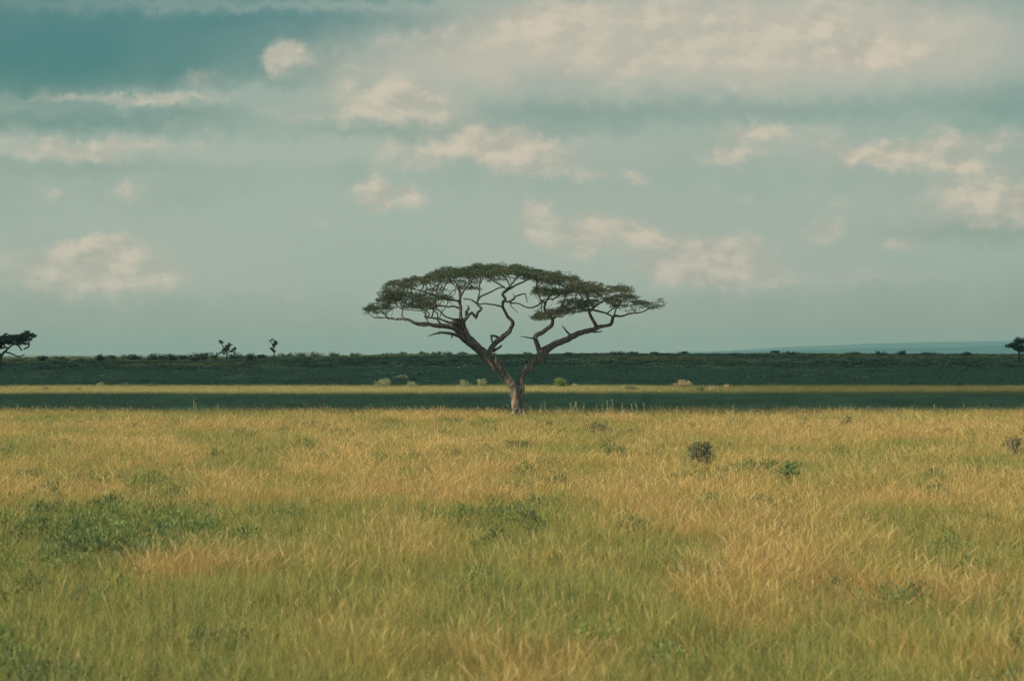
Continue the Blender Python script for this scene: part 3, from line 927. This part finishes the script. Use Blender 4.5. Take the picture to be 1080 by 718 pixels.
PADS = [(445, 318, 14, 4, .9), (466, 311, 12, 4, .8), (420, 317, 12, 4, 1.0), (389, 326, 6, 4.5, 1.6), (396, 322, 7, 3.5, 1), (404, 325, 9, 3, .5), (407, 304, 6, 2.6, .9), (413, 298, 6, 2.4, .9), (409, 313, 12, 4, 1.5), (403, 319, 10, 3, 1.2), (421, 309, 13, 5, 1.5), (428, 298, 11, 4.2, 1.2),
        (434, 314, 13, 3.8, 1.1), (443, 293, 13, 4.2, 1.3), (430, 321, 13, 3, 1.0), (448, 312, 12, 3.4, .9), (456, 289, 11, 4.6, 1.3), (462, 303, 12, 3.2, .7), (470, 286, 14, 5.2, 1.4), (475, 294, 14, 3.5, .8),
        (455, 322, 12, 3, .4), (488, 284.5, 15, 6, 1.8), (492, 300, 12, 3.4, .7), (507, 284.5, 15, 6.2, 1.8), (500, 291, 16, 2.6, .6), (526, 283, 16, 6.6, 1.9), (522, 291, 16, 2.4, .5), (543, 284, 14, 5.6, 1.5), (558, 287, 13, 5.6, 1.4),
        (572, 290, 13, 6.4, 1.4), (587, 292, 12, 6.5, 1.3), (600, 294, 10, 5, 1.2), (570, 304, 10, 4, 1.0), (586, 306, 13, 4.8, 1.1), (603, 305, 12, 4.6, 1.1), (620, 300, 14, 4.2, 1.3), (626, 307, 13, 4.2, 1.1),
        (605, 316, 12, 3.8, 1.0), (622, 317, 9, 3.4, .9), (570, 331, 10, 3.2, 1.0), (582, 328, 11, 4.4, .8), (598, 325, 9, 3.6, .9), (612, 323, 9, 3, .8), (650, 305, 14, 4.6, 1.5), (660, 310, 11, 3.8, 1.2), (645, 313, 10, 3, .8),
        (654, 319, 13, 3, 1.2), (675, 318, 8, 2.6, 1.0), (686, 320, 9, 1.9, 1.1), (697, 319.5, 7, 1.3, 1.1), (662, 326, 12, 1.6, .4)]


def hd_main(px):
    return max(.35, 4.6 * math.sqrt(max(0.0, 1 - ((px - 545) / 163) ** 2)) ** 1.1)


acacia('umbrella_acacia', tuple(P(547, HY + CAMZ * F / D0, D0)), D0, T, PADS, hd_main,
       (22, .17, .085, .024), (M_BARK, M_TWIG, M_LEAF),
       'big flat-topped umbrella acacia with forked trunk standing alone mid-plain', dens=.95, step=.15, tip=.0085)

# ---- distant trees
gz = lambda px, Y: float(ground_z((px - 540) * Y / F, Y))


def base_at(px, Y):
    return ((px - 540) * Y / F, Y, gz(px, Y))


def row_of(px, Y):
    return HY + (CAMZ - gz(px, Y)) * F / Y


Y1 = 420.0
b = row_of(0, Y1)
acacia('umbrella_acacia', base_at(-1, Y1), Y1,
       [([(-1, b + 1, 2.6, 0), (0, b - 8, 2.2, 0), (1, 377, 2.0, 0), (3, 373, 1.4, 0), (7, 369, 1.0, 0), (13, 364, .8, .5), (20, 360, .6, .8)], (.6, 1)),
        ([(1, 378, 1.6, 0), (-5, 370, 1.3, 0), (-12, 364, 1.0, -.4), (-20, 360, .6, -.6)], (.5, 1)),
        ([(5, 371, 1.0, 0), (12, 373, .8, .2), (19, 376, .7, .4), (23, 375, .6, .5), (26, 373.5, .4, .5)], None),
        ([(9, 368, .8, 0), (4, 364, .8, -.5), (1, 359, .6, -1)], (.5, 1)),
        ([(23, 369.5, .8, .6), (20, 365, .8, .6), (17, 361, .7, .6)], (.5, 1)),
        ([(25, 368, .8, .4), (30, 366, .9, .3), (31, 362, .8, .3), (28, 358, .6, .3)], (.7, 1)),
        ([(1, 376, 1.2, 0), (-3, 366, 1.0, .8), (-2, 358, .7, 1.2)], (.5, 1))],
       [(4, 357, 9, 5, 1.6), (14, 355, 10, 4.5, 1.6), (25, 354.5, 8, 3.6, 1.6), (31, 357, 5, 2, 1.2), (-8, 357, 10, 5.5, 1.6), (-18, 360, 8, 4, 1.4), (-3, 363, 8, 4, 1.2), (5, 361, 7, 3, 1.0), (20, 357, 8, 3, 1.2), (-10, 366, 6, 3, .8)],
       lambda px: max(.5, 3.2 * math.sqrt(max(0, 1 - ((px - 4) / 36) ** 2))), (30, .34, .24, .10), (M_FARBARK, M_FARBARK, M_FARLEAF),
       'dark flat-topped acacia cut off by the left edge of the photo', step=.35, dens=2.4, tip=.02, trunk_step=.25)
Y2 = 520.0
b = row_of(1076, Y2)
acacia('round_crowned_tree', base_at(1076, Y2), Y2,
       [([(1075, b + 1, 1.5, 0), (1075, b - 6, 1.3, 0), (1075, 370, 1.2, 0), (1077, 366, .9, 0), (1079, 362, .6, 0)], (.4, 1)),
        ([(1075, 371, .9, 0), (1071, 368, .7, 0), (1067, 366, .5, 0)], (.3, 1)), ([(1076, 369, .9, 0), (1083, 366, .7, 0), (1089, 363, .5, 0)], (.3, 1))],
       [(1074, 359, 5, 3, 1.8), (1068, 364, 5, 3, 1.8), (1072, 362, 6, 4, 1.8), (1079, 361, 7, 4, 1.8), (1080, 366, 6, 3, 1.5), (1086, 364, 7, 4, 1.8), (1065, 366, 3, 1.5, 1.4), (1074, 366, 5, 2.5, 1.4), (1092, 367, 5, 2.5, 1.4)],
       lambda px: 2.2 if 1068 < px < 1088 else .8, (20, .42, .26, .12), (M_FARBARK, M_FARBARK, M_FARLEAF),
       'dark bushy tree on a short trunk cut off by the right edge', step=.4, dens=1.8, tip=.02, trunk_step=.3)
Y3 = 700.0
b = row_of(239, Y3)
acacia('scraggly_tree', base_at(238, Y3), Y3,
       [([(239, b + 1, 1.0, 0), (239.5, 372, .8, 0), (238, 369, .7, 0), (235, 365, .5, 0), (233, 361.5, .4, 0)], (.4, 1)),
        ([(239, 371, .6, 0), (242, 366, .5, 0), (241.5, 362, .4, 0)], (.3, 1)), ([(240, 372, .6, 0), (244, 370, .5, 0), (248, 368, .4, 0)], (.4, 1)),
        ([(239, 371, .5, 0), (235, 369, .4, 0)], (.4, 1))],
       [(233.5, 361.5, 2.5, 1.5, 2.4), (241, 361.5, 3, .9, 2.4), (237, 365, 3.5, 2, 2.4), (239, 367.5, 3, 1.8, 2.0), (234.5, 369, 3, 1.4, 2.2), (245, 369.5, 3, 1.4, 2.0), (248, 367.5, 2.2, 1.6, 2.0)],
       lambda px: .7, (26, .34, .40, .22), (M_FARBARK, M_FARBARK, M_FARLEAF),
       'scraggly lopsided little tree on the left ridge, wider of the two there', step=.35, dens=2.0, tip=.03, trunk_step=.3)
b = row_of(289, Y3)
acacia('scraggly_tree', base_at(289, Y3), Y3,
       [([(289, b + 1, .9, 0), (289.3, 370, .7, 0), (288.5, 366, .6, 0), (290, 362, .5, 0), (291.5, 359, .4, 0)], (.4, 1)),
        ([(288.5, 364, .5, 0), (286, 361, .4, 0)], (.3, 1)), ([(288, 371, .5, 0), (286.5, 369, .4, 0)], (.4, 1))],
       [(291, 359.5, 2.4, 1.5, 2.4), (289.5, 362.5, 2.2, 2.2, 2.4), (290, 365, 2, 1.5, 2.0), (285.5, 359.5, 1.6, .8, 2.0), (287.5, 357.6, 1.2, .7, 1.6), (287, 369, 1.8, 1.7, 2.2), (290, 369.5, 1.4, 1.5, 2.0)],
       lambda px: .5, (26, .30, .38, .20), (M_FARBARK, M_FARBARK, M_FARLEAF),
       'thin upright little tree on the left ridge, narrower of the two there', step=.3, dens=2.2, tip=.03, trunk_step=.3)


# ------------------------------------------------------------------ shrubs
def shrub(name, px, top, half_w, Y, m, label, cat_='shrub', group=None, leaf=(.10, .035), n=900, stems=9, shape=1.0, base_row=None, mstem=None, r=None, lumps=5):
    """leafy shrub: stems fanning from the base and lobes of leaves on them"""
    r = r or np.random.default_rng(int(px * 7 + top))
    bx, by, bz = base_at(px, Y)
    H = max(.25, CAMZ + (HY - top) * Y / F - bz); Wd = half_w * Y / F
    root = empty(name, (bx, by, bz)); tag(root, label, cat_, group)
    V, Q, cent, rad = [], [], [], []
    for k in range(stems):
        a = 2 * math.pi * k / stems + r.uniform(-.3, .3); q = r.uniform(.2, .85)
        tipp = np.array([bx + Wd * q * math.cos(a), by + Wd * q * math.sin(a), bz + H * (1 - .45 * q ** 2) * r.uniform(.72, .9)])
        mid = np.array([bx, by, bz]) * .55 + tipp * .45 + r.normal(0, .05 * H, 3)
        pp, rr = smooth_path([(bx, by, bz - .03), mid, tipp], [.03 * H, .018 * H, .006 * H], .12 * H)
        tube(V, Q, pp, rr, 4)
        cent += [tipp, mid * .4 + tipp * .6, mid, mid * np.array([1, 1, 0]) + np.array([0, 0, bz + .3 * H])]
    for _ in range(lumps):
        a = r.uniform(0, 6.28); q = math.sqrt(r.uniform()) * .8
        cent.append(np.array([bx + Wd * q * math.cos(a), by + Wd * q * math.sin(a), bz + H * r.uniform(.2, .85) * (1 - .4 * q * q)]))
    link_mesh('stems', V, sided(Q), mstem or M_DRYSTEM, root, smooth=True)
    cent = np.array(cent)
    v, f, rn, k = leaf_cards(cent, max(4, n // len(cent)), .30 * min(Wd, H * 1.3) * shape, leaf[0], leaf[1], r, .75, .3)
    v[:, 2] = np.maximum(v[:, 2], bz + .02)
    r2 = np.repeat(r.uniform(0, 1, k), 4)
    link_mesh('foliage', v, f, m, root, attrs={'rnd': ('POINT', rn), 'rnd2': ('POINT', r2)})
    return root


shrub('shrub', 405, 397.5, 11, 243, M_PALE, 'pale yellow-green shrub at the back edge of the grass, leftmost of the pale four', n=2600, leaf=(.075, .035))
shrub('shrub', 433.5, 400.5, 7.5, 244, M_PALE, 'small low pale shrub right of the leftmost pale shrub, left of the acacia trunk', n=900, leaf=(.09, .05))
shrub('shrub', 490, 399.5, 8, 243, M_PALE, 'pale shrub with light flowery tips, second from the acacia trunk', n=1800, leaf=(.075, .035))
shrub('shrub', 508, 397, 8, 242, M_PALE, 'tallest pale shrub just left of the acacia trunk', n=2000, leaf=(.075, .035))
shrub('shrub', 591, 397.5, 10.5, 240, M_GREENS, 'rounded bright green shrub to the right of the acacia trunk', n=2600, leaf=(.10, .05))
shrub('shrub', 606, 403, 5, 238, M_TAN, 'tiny tan shrub beside the rounded green shrub', n=500, leaf=(.08, .04))
shrub('shrub', 720, 399.5, 11, 240, M_TAN, 'domed tan and pinkish dry shrub on the far pale strip', n=3400, leaf=(.085, .035))
shrub('shrub', 666, 405.5, 9, 222, M_DKSHRUB, 'low dark green shrub on the pale strip between green and tan shrubs', n=2000, leaf=(.075, .035))
shrub('shrub', 739, 406.5, 7, 216, M_DKSHRUB, 'dark green clump right in front of the domed tan shrub', n=2000, leaf=(.075, .035))
shrub('shrub', 751, 405.5, 7, 222, M_TAN, 'low golden shrub right of the dark green clump on the strip', n=900, leaf=(.09, .04))
shrub('shrub', 767, 403.5, 5, 236, M_TAN, 'small golden tuft-like shrub, rightmost on the pale strip', n=600, leaf=(.10, .04))
shrub('shrub', 423, 394.5, 9, 300, M_PALE, 'grey-green shrub tops in shade behind the leftmost pale shrubs', n=1200, leaf=(.14, .07))
shrub('shrub', 106, 401.5, 6, 245, M_PALE, 'small pale shrub at the back of the strip far left', n=700, leaf=(.09, .04))
shrub('shrub', 133, 402.5, 5, 246, M_GREENS, 'small dull green shrub right of the far left pale one', n=700, leaf=(.09, .05))
shrub('shrub', 49, 406.3, 5, 222, M_DKSHRUB, 'tiny dark clump on the pale strip near the left edge', n=500, leaf=(.08, .04))
shrub('shrub', 83, 405.5, 4, 218, M_DKSHRUB, 'spindly dark plant on the pale strip, far left', n=260, leaf=(.08, .04))
shrub('shrub', 160, 403, 7, 246, M_DKSHRUB, 'dark low shrub at the rear edge of the strip, left third', n=900, leaf=(.09, .05))
# plants in the sunlit field
shrub('spiky_bush', 740, 460, 20, 74, M_DKSHRUB, 'dark spiky bush standing alone in golden grass right of centre', 'bush', n=1500, leaf=(.20, .022), stems=34, shape=.75, lumps=2)
shrub('spiky_bush', 1069, 455, 15, 84, M_DKSHRUB, 'dark spiky weed bush in the grass near the right edge', 'bush', n=520, leaf=(.20, .020), stems=24, shape=.75, lumps=1)
shrub('low_bush', 632, 443, 18, 103, M_DKSHRUB, 'wide low straggly dark bush in front of the weed stalks', 'bush', n=900, leaf=(.16, .026), stems=16, shape=1.2)
shrub('low_bush', 893, 436, 9, 115, M_DKSHRUB, 'thin brownish low bush near the shadow edge, right half', 'bush', n=450, leaf=(.14, .03), stems=9)
shrub('leafy_clump', 831, 483, 13, 66, M_GLEAF, 'bright green leafy clump in the grass right of the spiky bush', 'bush', n=1100, leaf=(.085, .03), stems=10, shape=1.25)

# weed stalks that stand up against the dark band
wr = np.random.default_rng(5)
ORD = ['first', 'second', 'third', 'fourth', 'fifth', 'sixth', 'seventh', 'eighth', 'ninth', 'tenth', 'eleventh', 'twelfth', 'thirteenth', 'fourteenth', 'fifteenth']


def weed_label(i):
    px = WS[i][0]
    secs = [(0, 540, 'in the left half of the photo'), (540, 590, 'close to the right of the acacia trunk'), (590, 620, 'in the tight row right of the acacia trunk'),
            (620, 662, 'in the cluster above the wide low bush'), (662, 700, 'in the group right of the wide low bush'), (700, 1080, 'in the right third of the photo')]
    for a, b, w_ in secs:
        if a <= px < b:
            k = sum(1 for q in WS if a <= q[0] < px)
            return 'thin pale weed stalk, %s from left %s' % (ORD[k], w_)


def ridge_label(i):
    px = SKY[i][0]
    secs = [(0, 236, 'between the left-edge acacia and the wider scraggly tree'), (236, 290, 'between the two scraggly trees'), (290, 400, 'right of the narrow scraggly tree'),
            (400, 530, 'under the left half of the big acacia crown'), (530, 710, 'under the right half of the big acacia crown'), (710, 1080, 'right of the big acacia crown')]
    for a, b, w_ in secs:
        if a <= px < b:
            k = sum(1 for q in SKY if a <= q[0] < px)
            return 'low dark skyline bush, %s from left %s' % (ORD[k], w_)


WS = [(563, 429), (567, 427), (577, 423.5), (602, 424), (606.5, 425), (609.5, 424.5), (613.5, 425.5), (629, 427), (634, 425.5), (642, 422.5), (646, 421.5), (656, 425.5),
      (669, 426.5), (675.5, 424), (680, 425.5), (204, 420), (208, 426), (231, 427), (716, 429), (775, 428.5), (987, 426)]
for i, (px, top) in enumerate(WS):
    Y = 131 + wr.uniform(-3, 5)
    bx, by, bz = base_at(px, Y)
    H = CAMZ + (HY - top) * Y / F - bz
    root = empty('weed_stalk', (bx, by, bz))
    tag(root, weed_label(i), 'weed', 'flowering weed stalks at the far edge of the golden grass')
    V, Q = [], []
    lx = wr.normal(0, .14)
    pp, rr = smooth_path([(bx, by, bz), (bx + lx * .4, by, bz + H * .5), (bx + lx, by, bz + H)], [.012, .01, .005], .15)
    tube(V, Q, pp, rr, 4)
    link_mesh('stem', V, sided(Q), M_DRYSTEM, root)
    cs = [pp[int(k)] * (1 - k % 1) + pp[min(int(k) + 1, len(pp) - 1)] * (k % 1) for k in np.linspace(len(pp) * .45, len(pp) - 1.01, 14)]
    v, f, rn, k = leaf_cards(cs, 6, .045, .045, .022, wr, 1.6, .4)
    link_mesh('flower_head', v, f, M_WEED, root, attrs={'rnd': ('POINT', rn), 'rnd2': ('POINT', rn)})

# ------------------------------------------------------------------ shrubland beyond the strip
m_scrub, t = mat('scrub_leaves')
sc_t = attr(t, 'tint', 'INSTANCER').outputs['Color']
rr_ = attr(t, 'rnd').outputs['Fac']
out_bsdf(t, t.mix(rr_, sc_t, t.mix(1.0, sc_t, (1.5, 1.45, 1.3, 1), 'MULTIPLY')), .7, .2)


def bush_proto(n, lobes, flat, leaf):
    r = rng
    c = []
    for _ in range(lobes):
        a = r.uniform(0, 6.28); q = math.sqrt(r.uniform()) * .75
        c.append((q * math.cos(a), q * math.sin(a), flat * (.25 + .5 * r.uniform() * (1 - q * q))))
    v, f, rn, k = leaf_cards(c, n // lobes, .36, leaf[0], leaf[1], r, .55, .3)
    v[:, 2] = np.maximum(v[:, 2], -.05)
    me = bpy.data.meshes.new('scrub_bush'); me.from_pydata(v.tolist(), [], f.tolist())
    me.attributes.new('rnd', 'FLOAT', 'POINT').data.foreach_set('value', rn.astype(np.float32))
    me.materials.append(m_scrub)
    return bpy.data.objects.new('scrub_bush', me)


scrub_lib = lib('scrub_bushes', [bush_proto(700, 9, .9, (.26, .13)) for _ in range(5)])
x, y = field_points(256, 1000, .075, 1.25, 10)
k = (y < RIDGE + 40)
x, y = x[k], y[k]
n_ = len(x)
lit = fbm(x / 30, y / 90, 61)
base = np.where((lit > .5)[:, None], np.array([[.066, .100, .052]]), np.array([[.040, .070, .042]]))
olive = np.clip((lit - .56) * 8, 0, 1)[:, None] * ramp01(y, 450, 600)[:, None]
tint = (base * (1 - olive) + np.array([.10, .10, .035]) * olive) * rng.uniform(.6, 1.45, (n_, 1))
hgt = rng.uniform(.35, .75, n_) + .7 * np.clip(fbm(x / 14, y / 30, 71) - .5, 0, 1)
wdt = rng.uniform(1.0, 2.2, n_)
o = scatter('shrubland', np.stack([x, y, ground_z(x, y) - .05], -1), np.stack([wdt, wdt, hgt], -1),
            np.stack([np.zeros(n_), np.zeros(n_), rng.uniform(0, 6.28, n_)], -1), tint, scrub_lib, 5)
tag(o, 'dark green shrubland covering the low rise behind the plain', 'shrubland', kind='stuff')
# dull grass between the bushes of the near slope
x, y = field_points(255, 420, 1.2, 1.2, 8)
n_ = len(x)
s = rng.uniform(.9, 1.3, n_)
tint = np.array([.060, .105, .060]) * rng.uniform(.7, 1.3, (n_, 1))
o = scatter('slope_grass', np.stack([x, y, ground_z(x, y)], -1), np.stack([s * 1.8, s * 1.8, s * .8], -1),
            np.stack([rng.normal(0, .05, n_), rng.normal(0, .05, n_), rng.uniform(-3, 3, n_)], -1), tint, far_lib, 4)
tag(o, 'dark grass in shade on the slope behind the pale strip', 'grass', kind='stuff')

# bushes whose tops break the skyline of the rise
SKY = [(44, 374), (62, 375), (106, 373.3), (118, 373.8), (133, 373), (142, 373.2), (162, 372.8), (173, 372.2), (182, 372.5), (194, 373.5), (206, 371.6), (215, 370.5), (225, 368.4), (248, 372),
       (264, 372.3), (276, 373), (302, 371.5), (318, 371), (333, 370.4), (352, 371), (374, 371.6), (410, 371.8), (425, 371), (446, 370.2), (462, 370.4), (472, 370.3), (488, 370.6), (556, 371.2), (574, 370.8),
       (600, 371.3), (651, 369.4), (668, 370.4), (690, 371), (721, 369.8), (818, 369.3), (833, 370.2), (900, 370.8), (928, 369.8), (952, 369.8), (978, 370.8), (1020, 371)]
sr = np.random.default_rng(3)
for i, (px, top) in enumerate(SKY):
    Y = RIDGE - 30 + sr.uniform(-50, 25) if px > 300 else 720 + sr.uniform(-40, 60)
    shrub('ridge_bush', px, top, sr.uniform(6, 11), Y, M_FARLEAF, ridge_label(i), 'bush', 'bushes along the skyline of the rise',
          n=700, leaf=(.34, .16), stems=6, mstem=M_FARBARK, shape=1.0)

# ------------------------------------------------------------------ haze: the air between here and the far hills
m_haze, t = mat('haze_air')
pv = t.n('ShaderNodeVolumePrincipled')
pv.inputs['Color'].default_value = (.245, .375, .345, 1)
pv.inputs['Density'].default_value = 6.5e-5
pv.inputs['Anisotropy'].default_value = 0.0
ho = t.n('ShaderNodeOutputMaterial'); t.t.links.new(pv.outputs[0], ho.inputs['Volume'])
x0, x1, y0, y1, z0, z1 = -21500, 21500, -450, 20600, -11.5, 110
hv = [(x0, y0, z0), (x1, y0, z0), (x1, y1, z0), (x0, y1, z0), (x0, y0, z1), (x1, y0, z1), (x1, y1, z1), (x0, y1, z1)]
hf = [(0, 3, 2, 1), (4, 5, 6, 7), (0, 1, 5, 4), (1, 2, 6, 5), (2, 3, 7, 6), (3, 0, 4, 7)]
tag(link_mesh('haze', hv, hf, m_haze), 'thin pale haze over the whole plain', 'haze', kind='stuff')
